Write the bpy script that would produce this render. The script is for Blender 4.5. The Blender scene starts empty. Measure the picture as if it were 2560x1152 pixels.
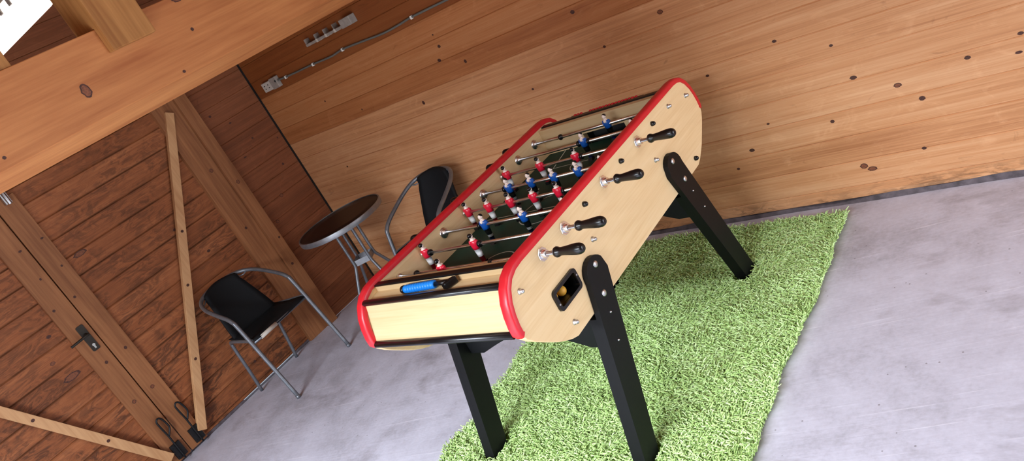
import bpy, bmesh, math, random
import numpy as np
from mathutils import Vector, Matrix
random.seed(7)
rng = np.random.default_rng(7)
SC = bpy.context.scene
COL = SC.collection
PI = math.pi

# ------------------------------------------------------------------ materials
MATS = {}
def srgb(r, g, b):
    f = lambda c: (c/255/12.92) if c/255 <= .04045 else ((c/255+.055)/1.055)**2.4
    return (f(r), f(g), f(b), 1)

class NT:
    def __init__(s, name):
        m = bpy.data.materials.new(name); m.use_nodes = True
        s.m = m; s.t = m.node_tree; s.t.nodes.clear()
        s.out = s.n('ShaderNodeOutputMaterial')
        s.b = s.n('ShaderNodeBsdfPrincipled')
        s.l(s.b.outputs[0], s.out.inputs[0]); MATS[name] = m
    def n(s, typ, **kw):
        nd = s.t.nodes.new(typ)
        for k, v in kw.items(): setattr(nd, k, v)
        return nd
    def l(s, a, b): s.t.links.new(a, b)
    def val(s, sock, v):
        if hasattr(v, 'is_linked') or hasattr(v, 'links'): s.l(v, sock)
        else: sock.default_value = v
    def math(s, op, a, b=0.0, c=0.0, clamp=False):
        nd = s.n('ShaderNodeMath', operation=op); nd.use_clamp = clamp
        s.val(nd.inputs[0], a); s.val(nd.inputs[1], b); s.val(nd.inputs[2], c)
        return nd.outputs[0]
    def ramp(s, fac, stops):
        nd = s.n('ShaderNodeValToRGB'); e = nd.color_ramp.elements
        while len(e) < len(stops): e.new(.5)
        for i, (p, c) in enumerate(stops):
            e[i].position = p; e[i].color = c if len(c) == 4 else (*c, 1)
        s.l(fac, nd.inputs[0]); return nd.outputs[0]
    def mix(s, fac, a, b, mode='MIX'):
        nd = s.n('ShaderNodeMix', data_type='RGBA', blend_type=mode)
        s.val(nd.inputs[0], fac); s.val(nd.inputs[6], a); s.val(nd.inputs[7], b)
        return nd.outputs[2]
    def noise(s, vec, scale, detail=3, rough=.55, dist=0.0):
        nd = s.n('ShaderNodeTexNoise'); s.l(vec, nd.inputs['Vector'])
        nd.inputs['Scale'].default_value = scale; nd.inputs['Detail'].default_value = detail
        nd.inputs['Roughness'].default_value = rough; nd.inputs['Distortion'].default_value = dist
        return nd.outputs[0]
    def comb(s, x, y, z):
        nd = s.n('ShaderNodeCombineXYZ')
        s.val(nd.inputs[0], x); s.val(nd.inputs[1], y); s.val(nd.inputs[2], z); return nd.outputs[0]
    def sep(s, v):
        nd = s.n('ShaderNodeSeparateXYZ'); s.l(v, nd.inputs[0]); return nd.outputs
    def bump(s, h, strength=.2, dist=.002):
        nd = s.n('ShaderNodeBump'); nd.inputs['Strength'].default_value = strength
        nd.inputs['Distance'].default_value = dist
        s.l(h, nd.inputs['Height']); s.l(nd.outputs[0], s.b.inputs['Normal'])
    def base(s, v): s.val(s.b.inputs['Base Color'], v)
    def set(s, **k):
        for a, v in k.items(): s.val(s.b.inputs[a.replace('_', ' ')], v)

def plain(name, col, rough=.5, metal=0.0, noise=.0, scale=40, spec=.5, bump=0):
    t = NT(name)
    if noise:
        tc = t.n('ShaderNodeTexCoord').outputs['Object']
        f = t.noise(tc, scale, 4)
        d = tuple(c*(1-noise) for c in col[:3])+(1,)
        u = tuple(min(1, c*(1+noise)) for c in col[:3])+(1,)
        t.base(t.ramp(f, [(.3, d), (.7, u)]))
        if bump: t.bump(f, bump, .001)
    else: t.base(col)
    t.set(Roughness=rough, Metallic=metal)
    t.b.inputs['Specular IOR Level'].default_value = spec
    return t.m

def plank_mat(name, along, z0, pitch, dark, mid, light, stain=0.0, seed=0.0, rough=.6, dark_dim_row=None, low=((0, .8), (.5, .75), (1, .5)), seam=0.0):
    """horizontal boards: along = 0 for boards along x, 1 along y"""
    t = NT(name)
    P = t.sep(t.n('ShaderNodeNewGeometry').outputs['Position'])
    u, z = P[along], P[2]
    q = t.math('DIVIDE', t.math('SUBTRACT', z, z0), pitch)
    idx = t.math('FLOOR', q)
    wn = t.n('ShaderNodeTexWhiteNoise', noise_dimensions='1D'); t.l(t.math('ADD', idx, seed), wn.inputs['W'])
    r = wn.outputs['Value']
    off = t.math('MULTIPLY', r, 37.0)
    v1 = t.comb(t.math('ADD', t.math('MULTIPLY', u, 1.3), off), t.math('MULTIPLY', z, 34.0), off)
    g1 = t.noise(v1, 1.0, 4, .6, .6)                       # wide figure
    v2 = t.comb(t.math('ADD', t.math('MULTIPLY', u, 2.5), off), t.math('MULTIPLY', z, 170.0), off)
    g2 = t.noise(v2, 1.0, 3, .6)                          # fine grain
    v3 = t.comb(t.math('MULTIPLY', u, 1.1), t.math('MULTIPLY', z, 2.2), seed)
    g3 = t.noise(v3, 1.6, 3, .55)
    f = t.math('ADD', t.math('MULTIPLY', g1, .50), t.math('MULTIPLY', g2, .36))
    f = t.math('ADD', f, t.math('MULTIPLY', g3, .20))
    f = t.math('ADD', f, t.math('MULTIPLY', t.math('SUBTRACT', r, .5), .13))
    c = t.ramp(f, [(.24, dark), (.52, mid), (.84, light)])
    # dents and scuffs
    sc = t.noise(t.comb(t.math('ADD', t.math('MULTIPLY', u, 7.0), off), t.math('MULTIPLY', z, 12.0), seed), 1.0, 5, .65, 1.2)
    c = t.mix(t.math('MULTIPLY', t.ramp(sc, [(.56, (0,0,0)), (.72, (1,1,1))]), .22), c, tuple(min(1, k*1.22) for k in light[:3])+(1,))
    c = t.mix(t.math('MULTIPLY', t.ramp(sc, [(.27, (1,1,1)), (.36, (0,0,0))]), .35), c, tuple(k*.6 for k in dark[:3])+(1,))
    if stain:
        w = t.noise(t.comb(t.math('ADD', t.math('MULTIPLY', u, 6.0), off), t.math('MULTIPLY', z, 17.0), t.math('ADD', off, seed)), 1.0, 6, .7, 2.6)
        low = t.ramp(z, [(p_, (v_,)*3) for p_, v_ in low])
        gate = t.ramp(t.noise(t.comb(t.math('MULTIPLY', u, 3.2), t.math('MULTIPLY', z, 4.5), seed), 1.0, 3, .6, .8), [(.40, (.25,.25,.25)), (.54, (1,1,1))])
        m = t.math('MULTIPLY', t.math('MULTIPLY', t.ramp(w, [(.44, (0,0,0)), (.56, (1,1,1))]), low), gate)
        if seam:
            fr = t.math('ABSOLUTE', t.math('SUBTRACT', t.math('FRACT', q), .5))
            m = t.math('MAXIMUM', m, t.math('MULTIPLY', t.math('MULTIPLY', t.ramp(fr, [(.40, (0,0,0)), (.50, (1,1,1))]), gate), seam))
        c = t.mix(t.math('MULTIPLY', m, stain), c, (.022, .012, .008, 1))
    if dark_dim_row:      # rows from here up: darker timber, plus the dim upper wall painted in
        c = t.mix(t.math('GREATER_THAN', idx, dark_dim_row-.5), c, t.mix(1.0, c, srgb(222, 201, 178), 'MULTIPLY'))
        c = t.mix(t.math('GREATER_THAN', idx, dark_dim_row+2.5), c, t.mix(1.0, c, srgb(190, 164, 136), 'MULTIPLY'))  # second step only paints in the shade high on the wall
    t.base(c)
    t.set(Roughness=rough); t.b.inputs['Specular IOR Level'].default_value = .3
    t.bump(t.math('ADD', g2, t.math('MULTIPLY', sc, 1.5)), .25, .0025)
    return t.m

def timber(name, axis, dark, light, rough=.6, spec=.3, s=1.0):
    """sawn timber; grain along object axis (0,1,2)"""
    t = NT(name)
    P = t.sep(t.n('ShaderNodeTexCoord').outputs['Object'])
    a = [60.0*s]*3; a[axis] = 2.0*s
    v = t.comb(*[t.math('MULTIPLY', P[i], a[i]) for i in range(3)])
    b = [9.0*s]*3; b[axis] = 1.2*s
    v2 = t.comb(*[t.math('MULTIPLY', P[i], b[i]) for i in range(3)])
    f = t.math('ADD', t.math('MULTIPLY', t.noise(v, 1.0, 3, .6), .45), t.math('MULTIPLY', t.noise(v2, 1.0, 4, .6, .7), .6))
    t.base(t.ramp(f, [(.35, dark), (.72, light)]))
    t.set(Roughness=rough); t.b.inputs['Specular IOR Level'].default_value = spec
    t.bump(f, .2, .002)
    return t.m

D1, M1, L1 = srgb(158, 98, 58), srgb(204, 146, 99), srgb(228, 180, 136)
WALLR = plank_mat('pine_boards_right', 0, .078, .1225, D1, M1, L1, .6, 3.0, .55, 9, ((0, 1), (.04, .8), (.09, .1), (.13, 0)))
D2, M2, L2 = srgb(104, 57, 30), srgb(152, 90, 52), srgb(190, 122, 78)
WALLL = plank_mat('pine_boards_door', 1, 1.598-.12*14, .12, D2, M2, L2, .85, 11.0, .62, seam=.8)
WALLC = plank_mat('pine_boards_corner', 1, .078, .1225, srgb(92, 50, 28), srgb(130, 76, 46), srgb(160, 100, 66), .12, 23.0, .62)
CEIL = timber('ceiling_wood', 1, srgb(96, 56, 34), srgb(165, 112, 72))
BEAM = timber('beam_wood', 1, srgb(162, 96, 52), srgb(204, 138, 82), .55)
POSTW = timber('post_wood', 2, srgb(120, 74, 44), srgb(172, 116, 74), .6)
KINGW = timber('upright_wood', 2, srgb(142, 92, 46), srgb(190, 136, 78), .6)
BRACE = timber('brace_wood', 2, srgb(184, 134, 90), srgb(216, 170, 122), .6)
KNOT = plain('knot_dark', srgb(72, 36, 22), .6, 0, .5, 160)
HEART = plain('knot_heart', srgb(122, 70, 42), .6, 0, .35, 140)
DARKGAP = plain('gap_dark', srgb(22, 14, 10), .9)

def concrete():
    t = NT('concrete_floor')
    p = t.n('ShaderNodeNewGeometry').outputs['Position']
    P = t.sep(p)
    a = t.noise(p, 1.3, 5, .6, .4); b = t.noise(p, 7.0, 5, .65, .2); c = t.noise(p, 60.0, 3, .6)
    f = t.math('ADD', t.math('MULTIPLY', a, .5), t.math('ADD', t.math('MULTIPLY', b, .32), t.math('MULTIPLY', c, .18)))
    col = t.ramp(f, [(.34, srgb(150, 147, 155)), (.50, srgb(186, 184, 196)), (.64, srgb(202, 201, 214))])
    st = t.noise(t.comb(t.math('MULTIPLY', P[0], 2.0), t.math('MULTIPLY', P[1], 3.4), 4.0), 1.0, 6, .68, .25)
    col = t.mix(t.math('MULTIPLY', t.ramp(st, [(.55, (0,0,0)), (.70, (1,1,1))]), .55), col, srgb(122, 114, 118))
    # grit specks
    vo = t.n('ShaderNodeTexVoronoi'); t.l(p, vo.inputs['Vector']); vo.inputs['Scale'].default_value = 22.0
    sp = t.math('MULTIPLY', t.math('LESS_THAN', vo.outputs['Distance'], .075), t.math('GREATER_THAN', t.noise(p, 2.4, 2), .52))
    col = t.mix(t.math('MULTIPLY', sp, .55), col, srgb(84, 72, 66))
    # trowel scratches
    sv = t.comb(t.math('ADD', t.math('MULTIPLY', P[0], 2.0), t.math('MULTIPLY', P[1], .9)), t.math('SUBTRACT', t.math('MULTIPLY', P[1], 75.0), t.math('MULTIPLY', P[0], 20.0)), 0.0)
    sn = t.noise(sv, 1.0, 2, .5, .4)
    col = t.mix(t.math('MULTIPLY', t.ramp(sn, [(.66, (0,0,0)), (.72, (1,1,1))]), .4), col, srgb(228, 226, 234))
    t.base(col); t.set(Roughness=t.ramp(b, [(.3, (.42,.42,.42)), (.7, (.62,.62,.62))]))
    t.b.inputs['Specular IOR Level'].default_value = .4
    t.bump(t.math('ADD', b, t.math('ADD', t.math('MULTIPLY', c, .3), t.math('MULTIPLY', sn, .6))), .18, .004)
    return t.m
FLOOR = concrete()
MORTAR = plain('mortar_dark', srgb(92, 84, 88), .85, 0, .4, 25, .3, .4)

def beech(name, axis, k=1.0):
    t = NT(name)
    P = t.sep(t.n('ShaderNodeNewGeometry').outputs['Position'])
    a = [22.0]*3; a[axis] = 1.4
    v = t.comb(*[t.math('MULTIPLY', P[i], a[i]) for i in range(3)])
    b = [150.0]*3; b[axis] = 5.0
    v2 = t.comb(*[t.math('MULTIPLY', P[i], b[i]) for i in range(3)])
    f = t.math('ADD', t.math('MULTIPLY', t.noise(v, 1.0, 3, .5, .8), .6), t.math('MULTIPLY', t.noise(v2, 1.0, 2, .5), .4))
    t.base(t.ramp(f, [(p_, tuple(k*c_ for c_ in srgb(*q_)[:3])+(1,)) for p_, q_ in ((.30, (222, 188, 138)), (.52, (232, 202, 154)), (.75, (238, 212, 168)))]))
    t.set(Roughness=.42); t.b.inputs['Specular IOR Level'].default_value = .4
    return t.m
BEECHY, BEECHX = beech('beech_laminate_long', 1), beech('beech_laminate_cross', 0, .8)
RED = plain('red_rubber', srgb(204, 30, 42), .36, 0, .06, 30)
BLACK = plain('black_lacquer', srgb(10, 11, 13), .5, 0, .2, 60, .22)
BLACKP = plain('black_plastic', srgb(13, 13, 14), .28)
BLACKM = plain('black_matt', srgb(26, 26, 27), .7)
CHROME = plain('chrome', (.86, .87, .89, 1), .26, 1.0)
STEEL = plain('steel_rod', (.78, .75, .72, 1), .26, 1.0)
ZINC = plain('zinc_screw', (.62, .63, .65, 1), .35, 1.0, .25, 300)
GREEN = plain('field_green', srgb(20, 56, 44), .6, 0, .15, 12, .3)
WHITE = plain('field_line', srgb(200, 208, 198), .6)
P_RED = plain('player_red', srgb(222, 26, 58), .3)
P_WHT = plain('player_white', srgb(248, 247, 246), .4)
P_SKIN = plain('player_skin', srgb(250, 232, 220), .4)
P_HAIR = plain('player_hair', srgb(16, 15, 16), .3)
P_SOCK = plain('player_dark_red', srgb(150, 14, 36), .35)
P_BLUE = plain('player_blue', srgb(16, 82, 168), .3)
P_NAVY = plain('player_navy', srgb(14, 26, 66), .35)
BALLM = plain('ball_yellow', srgb(226, 168, 60), .55, 0, .08, 60)
TUBE = plain('grey_tube', srgb(122, 126, 132), .38, .55, .12, 30)
ALU = plain('alu_rim', srgb(150, 152, 156), .4, .7, .15, 25)
SLING = plain('black_sling', srgb(11, 13, 16), .75, 0, .35, 400, .3, .3)
TTOP = plain('brown_table_top', srgb(30, 14, 12), .42, 0, .25, 220, .35)
PLASTIC = plain('grey_white_plastic', srgb(196, 188, 176), .5, 0, .06, 30)
PLGREY = plain('grey_plastic', srgb(150, 140, 130), .55, 0, .15, 50)
CABLE = plain('grey_cable', srgb(104, 104, 98), .5)
CLIP = plain('white_clip', srgb(224, 220, 210), .5)
BRONZE = plain('dark_bronze', srgb(52, 46, 40), .42, .5, .2, 40)
IRON = plain('black_iron', srgb(22, 22, 24), .5, .3, .3, 60)
BLUEG = plain('blue_rubber', srgb(16, 128, 226), .42)
GALV = plain('galvanised', (.5, .5, .5, 1), .4, 1.0)
GROUND = plain('outside_paving', srgb(232, 230, 226), .8, 0, .1, 3)

def lampmat(name, e):
    t = NT(name); t.base((.9, .9, .9, 1))
    t.b.inputs['Emission Color'].default_value = (1.0, .93, .84, 1)
    t.b.inputs['Emission Strength'].default_value = e
    return t.m
DIFF = lampmat('lit_diffuser', 1.7)
DIFF2 = lampmat('lit_diffuser_front', 6.5)

def rugmat():
    t = NT('lime_pile')
    g = t.n('ShaderNodeNewGeometry')
    r = g.outputs['Random Per Island']
    n = t.noise(g.outputs['Position'], 5.0, 3)
    f = t.math('ADD', t.math('MULTIPLY', r, .7), t.math('MULTIPLY', n, .4))
    t.base(t.ramp(f, [(.12, srgb(146, 174, 98)), (.5, srgb(190, 220, 138)), (.95, srgb(222, 246, 184))]))
    t.set(Roughness=.75); t.b.inputs['Specular IOR Level'].default_value = .2
    return t.m
PILE = rugmat()
BACKING = plain('rug_backing', srgb(96, 130, 48), .9)

# ------------------------------------------------------------------ mesh builder
class MB:
    def __init__(s): s.v = []; s.f = []; s.mi = []; s.sm = []
    def add(s, vs, fs, mi=0, smooth=False):
        o = len(s.v); s.v += [tuple(p) for p in vs]
        for f in fs: s.f.append(tuple(i+o for i in f)); s.mi.append(mi); s.sm.append(smooth)
        return s
    def box(s, x0, x1, y0, y1, z0, z1, mi=0):
        v = [(x, y, z) for x in (x0, x1) for y in (y0, y1) for z in (z0, z1)]
        return s.add(v, [(0,1,3,2), (4,6,7,5), (0,4,5,1), (2,3,7,6), (0,2,6,4), (1,5,7,3)], mi)
    def hexa(s, v, mi=0):
        """8 points: lower ring of 4 then upper ring of 4"""
        return s.add(v, [(3,2,1,0), (4,5,6,7), (0,1,5,4), (1,2,6,5), (2,3,7,6), (3,0,4,7)], mi)
    def prism(s, poly, axis, a, b, mi=0, smooth_sides=False):
        """poly 2-D in the two other axes, extruded on axis from a to b"""
        def pt(p, t):
            if axis == 0: return (t, p[0], p[1])
            if axis == 1: return (p[0], t, p[1])
            return (p[0], p[1], t)
        n = len(poly); v = [pt(p, a) for p in poly]+[pt(p, b) for p in poly]
        s.add(v, [tuple(range(n-1, -1, -1)), tuple(range(n, 2*n))], mi)
        s.add(v, [(i, (i+1) % n, n+(i+1) % n, n+i) for i in range(n)], mi, smooth_sides)
        return s
    def tube(s, pts, r, n=10, mi=0, closed=False, cap=True):
        P = [Vector(p) for p in pts]; m = len(P)
        R = r if isinstance(r, (list, tuple)) else [r]*m
        rings = []; prev = None
        for i in range(m):
            if closed: t = P[(i+1) % m]-P[i-1]
            else: t = P[min(i+1, m-1)]-P[max(i-1, 0)]
            t.normalize()
            if prev is None:
                up = Vector((0,0,1)) if abs(t.z) < .9 else Vector((1,0,0))
                a = t.cross(up).normalized()
            else:
                a = prev-t*prev.dot(t)
                a = a.normalized() if a.length > 1e-6 else t.orthogonal().normalized()
            prev = a; b = t.cross(a)
            rings.append([P[i]+(a*math.cos(2*PI*k/n)+b*math.sin(2*PI*k/n))*R[i] for k in range(n)])
        v = [p for rg in rings for p in rg]; f = []
        for i in range(m if closed else m-1):
            for k in range(n):
                i2 = (i+1) % m
                f.append((i*n+k, i*n+(k+1) % n, i2*n+(k+1) % n, i2*n+k))
        s.add(v, f, mi, True)
        if cap and not closed: s.add(rings[0], [tuple(range(n-1, -1, -1))], mi); s.add(rings[-1], [tuple(range(n))], mi)
        return s
    def lathe(s, prof, origin, axis, n=20, mi=0, smooth=True):
        """prof: list of (t along axis, radius)"""
        o = Vector(origin); t = Vector(axis).normalized(); a = t.orthogonal().normalized(); b = t.cross(a)
        v = []; f = []
        for (d, r) in prof:
            for k in range(n): v.append(o+t*d+(a*math.cos(2*PI*k/n)+b*math.sin(2*PI*k/n))*max(r, 1e-5))
        for i in range(len(prof)-1):
            for k in range(n): f.append((i*n+k, i*n+(k+1) % n, (i+1)*n+(k+1) % n, (i+1)*n+k))
        s.add(v, f, mi, smooth)
        s.add(v[:n], [tuple(range(n-1, -1, -1))], mi); s.add(v[-n:], [tuple(range(n))], mi)
        return s
    def ell(s, c, rx, ry, rz, n=14, m=9, mi=0, fn=None):
        v = []; f = []; fm = []
        for j in range(m+1):
            th = PI*j/m
            for k in range(n):
                ph = 2*PI*k/n
                v.append((c[0]+rx*math.sin(th)*math.cos(ph), c[1]+ry*math.sin(th)*math.sin(ph), c[2]+rz*math.cos(th)))
        for j in range(m):
            for k in range(n):
                q = (j*n+k, (j+1)*n+k, (j+1)*n+(k+1) % n, j*n+(k+1) % n)
                if fn:
                    cx = [sum(v[i][d] for i in q)/4-c[d] for d in range(3)]
                    fm.append(fn(cx))
                else: fm.append(mi)
                f.append(q)
        for q, mm in zip(f, fm): pass
        o = len(s.v); s.v += v
        for q, mm in zip(f, fm): s.f.append(tuple(i+o for i in q)); s.mi.append(mm); s.sm.append(True)
        return s
    def build(s, name, mats, parent=None, loc=None, bevel=0, seg=2, rec=True):
        me = bpy.data.meshes.new(name)
        L = Vector(loc) if loc is not None else Vector((0,0,0))
        me.from_pydata([tuple(Vector(p)-L) for p in s.v], [], s.f)
        for m in (mats if isinstance(mats, (list, tuple)) else [mats]): me.materials.append(m)
        me.polygons.foreach_set('material_index', s.mi); me.polygons.foreach_set('use_smooth', s.sm)
        if rec:
            bm = bmesh.new(); bm.from_mesh(me)
            bmesh.ops.remove_doubles(bm, verts=bm.verts, dist=1e-6)
            bmesh.ops.recalc_face_normals(bm, faces=bm.faces); bm.to_mesh(me); bm.free()
        me.update()
        o = bpy.data.objects.new(name, me); COL.objects.link(o); o.location = L
        if parent is not None: o.parent = parent; o.location = L-world_loc(parent)
        if bevel:
            b = o.modifiers.new('bevel', 'BEVEL'); b.width = bevel; b.segments = seg
            b.limit_method = 'ANGLE'; b.angle_limit = math.radians(35); b.harden_normals = False
        return o
def world_loc(o):
    v = Vector((0,0,0))
    while o is not None: v = v+o.location; o = o.parent
    return v
def smooth(pts, n=6):
    """Catmull-Rom through pts"""
    P = [Vector(p) for p in pts]; out = []
    for i in range(len(P)-1):
        p0 = P[i-1] if i else P[0]*2-P[1]; p1, p2 = P[i], P[i+1]
        p3 = P[i+2] if i+2 < len(P) else P[-1]*2-P[-2]
        for k in range(n):
            t = k/n
            out.append(.5*((2*p1)+(p2-p0)*t+(2*p0-5*p1+4*p2-p3)*t*t+(3*p1-p0-3*p2+p3)*t**3))
    out.append(P[-1]); return out
def thing(name, label, cat, loc, group=None, rotz=0):
    o = bpy.data.objects.new(name, None); COL.objects.link(o); o.empty_display_size = .1
    o.location = loc; o.rotation_euler = (0, 0, rotz)
    return tag(o, label, cat, group)
def tag(o, label, cat, group=None):
    o['label'] = label; o['category'] = cat
    if group: o['group'] = group
    return o
def structure(o, label=None, cat=None):
    o['kind'] = 'structure'
    if label: o['label'] = label
    if cat: o['category'] = cat
    return o
def dup(o, parent=None):
    c = o.copy(); COL.objects.link(c)
    if parent is not None: c.parent = parent
    for ch in list(o.children): dup(ch, c)
    return c

# ------------------------------------------------------------------ room shell
RX, RY, RH = 6.6, -4.2, 2.62
fl = MB().box(-.0, RX, RY, 0.12, -.12, 0); structure(fl.build('floor', FLOOR), 'worn grey concrete floor with scratches and dirty blotches', 'floor')
og = MB().box(-6, 0, -9, 3, -.14, -.02).box(0, RX, -12, RY, -.14, -.02).box(RX, 14, -12, 3, -.14, -.02)
structure(og.build('ground_outside', GROUND), 'pale paving outside the shed', 'ground')

def board_wall(axis, face, out, u0, u1, z0, pitch, zb, zt, depth=.05, g=.0035):
    """boards with small V grooves; axis 0: wall plane y=face running in x; axis 1: plane x=face running in y. out: sign pointing into the wall"""
    m = MB(); zs = [zb]; k = math.ceil((zb-z0)/pitch+.02)
    while z0+k*pitch < zt-.01: zs.append(z0+k*pitch); k += 1
    zs.append(zt)
    prof = []
    for a, b in zip(zs[:-1], zs[1:]):
        prof += [(face+out*g, a), (face, a+g), (face, b-g), (face+out*g, b)]
    q = [prof[0]]
    for p in prof[1:]:
        if p != q[-1]: q.append(p)
    prof = q+[(face+out*depth, zt), (face+out*depth, zb)]
    if axis == 0: m.prism(prof, 0, u0, u1)
    else: m.prism([(p[0], p[1]) for p in prof], 1, u0, u1)
    return m
def knots(m, axis, face, nrm, pts, mi=1):
    for (u, z, a, b) in pts:
        n = 14; o = len(m.v)
        ring = [(u+a*math.cos(2*PI*k/n)*(1+.15*math.sin(3*k)), z+b*math.sin(2*PI*k/n)) for k in range(n)]
        h = face+nrm*.0006
        P = [(p[0], h, p[1]) if axis == 0 else (h, p[0], p[1]) for p in ring]
        fc = [tuple(range(n)) if (axis == 0) == (nrm < 0) else tuple(range(n-1, -1, -1))]
        m.add(P, fc, mi)
        if a*b > 1.35e-4:
            h2 = h+nrm*.0005; ring = [(u+(p[0]-u)*.74, z+(p[1]-z)*.76) for p in ring]
            m.add([(p[0], h2, p[1]) if axis == 0 else (h2, p[0], p[1]) for p in ring], fc, mi+1)

wr = board_wall(0, 0.0, 1, .0, RX, .078, .1225, .018, RH)
knots(wr, 0, 0, -1, [(3.73,.58,.014,.009), (3.88,.50,.015,.010), (4.14,.54,.011,.008), (3.95,.42,.012,.010), (4.32,.58,.010,.007),
    (3.14,.77,.009,.006), (3.69,.74,.008,.006), (1.75,1.38,.011,.009), (1.70,1.31,.013,.010), (1.87,1.25,.009,.011), (2.63,1.27,.012,.010),
    (2.71,1.06,.008,.007), (1.75,1.45,.006,.005), (3.20,.36,.013,.009), (3.59,.41,.009,.008), (3.32,.47,.007,.005), (4.30,.51,.012,.006),
    (3.65,.17,.016,.013), (3.68,.15,.019,.011), (.62,1.36,.007,.006), (.9,1.22,.006,.006), (1.42,1.12,.01,.012), (2.2,.98,.008,.006), (2.0,1.72,.008,.007),
    (3.05,1.12,.014,.011), (3.48,.83,.010,.007), (4.5,.8,.012,.010), (3.1,.28,.008,.006), (3.9,.2,.009,.007), (.45,.9,.008,.007)])
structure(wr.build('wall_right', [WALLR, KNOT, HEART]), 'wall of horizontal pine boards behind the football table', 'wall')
# left wall: boards between the corner and the door post, door opening, boards beyond
wl = board_wall(1, 0.0, -1, -.49, 0.0, .078, .1225, .0, RH)
knots(wl, 1, 0, 1, [(-.28,.93,.013,.013), (-.13,1.10,.009,.009), (-.42,.80,.013,.011), (-.30,1.52,.010,.006), (-.22,1.36,.008,.007), (-.33,.52,.011,.011), (-.11,.45,.008,.007), (-.10,.39,.008,.008), (-.05,1.27,.006,.006), (-.40,1.62,.010,.008), (-.35,1.28,.012,.005)])
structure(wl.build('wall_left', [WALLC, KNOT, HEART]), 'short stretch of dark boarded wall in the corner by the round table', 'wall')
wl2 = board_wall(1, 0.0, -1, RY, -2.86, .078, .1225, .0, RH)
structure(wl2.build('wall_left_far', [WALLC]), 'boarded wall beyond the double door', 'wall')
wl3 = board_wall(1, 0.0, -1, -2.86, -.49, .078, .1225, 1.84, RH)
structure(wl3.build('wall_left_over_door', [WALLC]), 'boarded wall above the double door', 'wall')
# walls behind the camera, with unseen doorways placed and sized to shape the daylight
OX0, OX1, OZ = 1.35, 4.5, 2.12
SY0, SY1, SZ = -1.8, -.2, 2.15
DOOR_W, SIDE_W = 2150, 92
for nm, a, b, zb in (('wall_front', 0, OX0, 0), ('wall_front_side', OX1, RX, 0)):
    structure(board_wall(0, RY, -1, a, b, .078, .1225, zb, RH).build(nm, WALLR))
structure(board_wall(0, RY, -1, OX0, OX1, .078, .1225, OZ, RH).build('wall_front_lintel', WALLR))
for nm, a, b, zb in (('wall_near', RY, SY0, 0), ('wall_near_end', SY1, 0, 0), ('wall_near_lintel', SY0, SY1, SZ)):
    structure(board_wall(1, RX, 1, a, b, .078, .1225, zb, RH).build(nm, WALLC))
ce = MB(); y = RY
while y < .0:
    ce.box(0, RX, y+.003, min(y+.135, 0), RH, RH+.03); y += .14
ce.box(0, RX, RY, 0, RH+.03, RH+.06)
structure(ce.build('ceiling', CEIL), 'brown boarded ceiling behind the big beam', 'ceiling')
# dark joint in the corner and mortar strip along the right wall
structure(MB().box(.0, .010, -.010, .0, .0, RH).build('trim_1', DARKGAP), 'dark open joint down the corner of the two walls', 'trim')
mo = MB(); xs = np.linspace(0.02, RX, 90)
top = [.017+.006*math.sin(x*5.1)+.005*math.sin(x*13.7+1) for x in xs]; dep = [.012+.003*math.sin(x*9) for x in xs]
for i in range(len(xs)-1):
    a, b = xs[i], xs[i+1]
    mo.hexa([(a, 0.03, 0), (b, 0.03, 0), (b, -dep[i+1], 0), (a, -dep[i], 0), (a, .03, top[i]+.004), (b, .03, top[i+1]+.004), (b, -.001, top[i+1]), (a, -.001, top[i])])
structure(mo.build('baseboard_right', MORTAR), 'dark ragged mortar strip along the foot of the right wall', 'baseboard')
# door post, two timbers
ps = MB().box(.0, .055, -.575, -.487, 0, RH)
knots(ps, 1, .055, 1, [(-.53,1.18,.012,.014), (-.51,.72,.008,.008), (-.54,.52,.010,.010)])
p1 = structure(ps.build('trim_2', [POSTW, KNOT, HEART], bevel=.003), 'square timber post at the hinge side of the double door', 'trim')
ps = MB().box(-.045, .030, -.7385, -.575, 0, 1.84); knots(ps, 1, .03, 1, [(-.63,1.33,.012,.014), (-.66,.9,.009,.010), (-.6,.45,.01,.012)])
structure(ps.build('trim_3', [POSTW, KNOT, HEART], bevel=.002), 'flat plank beside the timber post of the double door', 'trim')
structure(MB().box(-.05, .02, -2.86, -.735, 1.822, 1.90).build('trim_4', POSTW, bevel=.002), 'timber head rail above the double door', 'trim')

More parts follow.
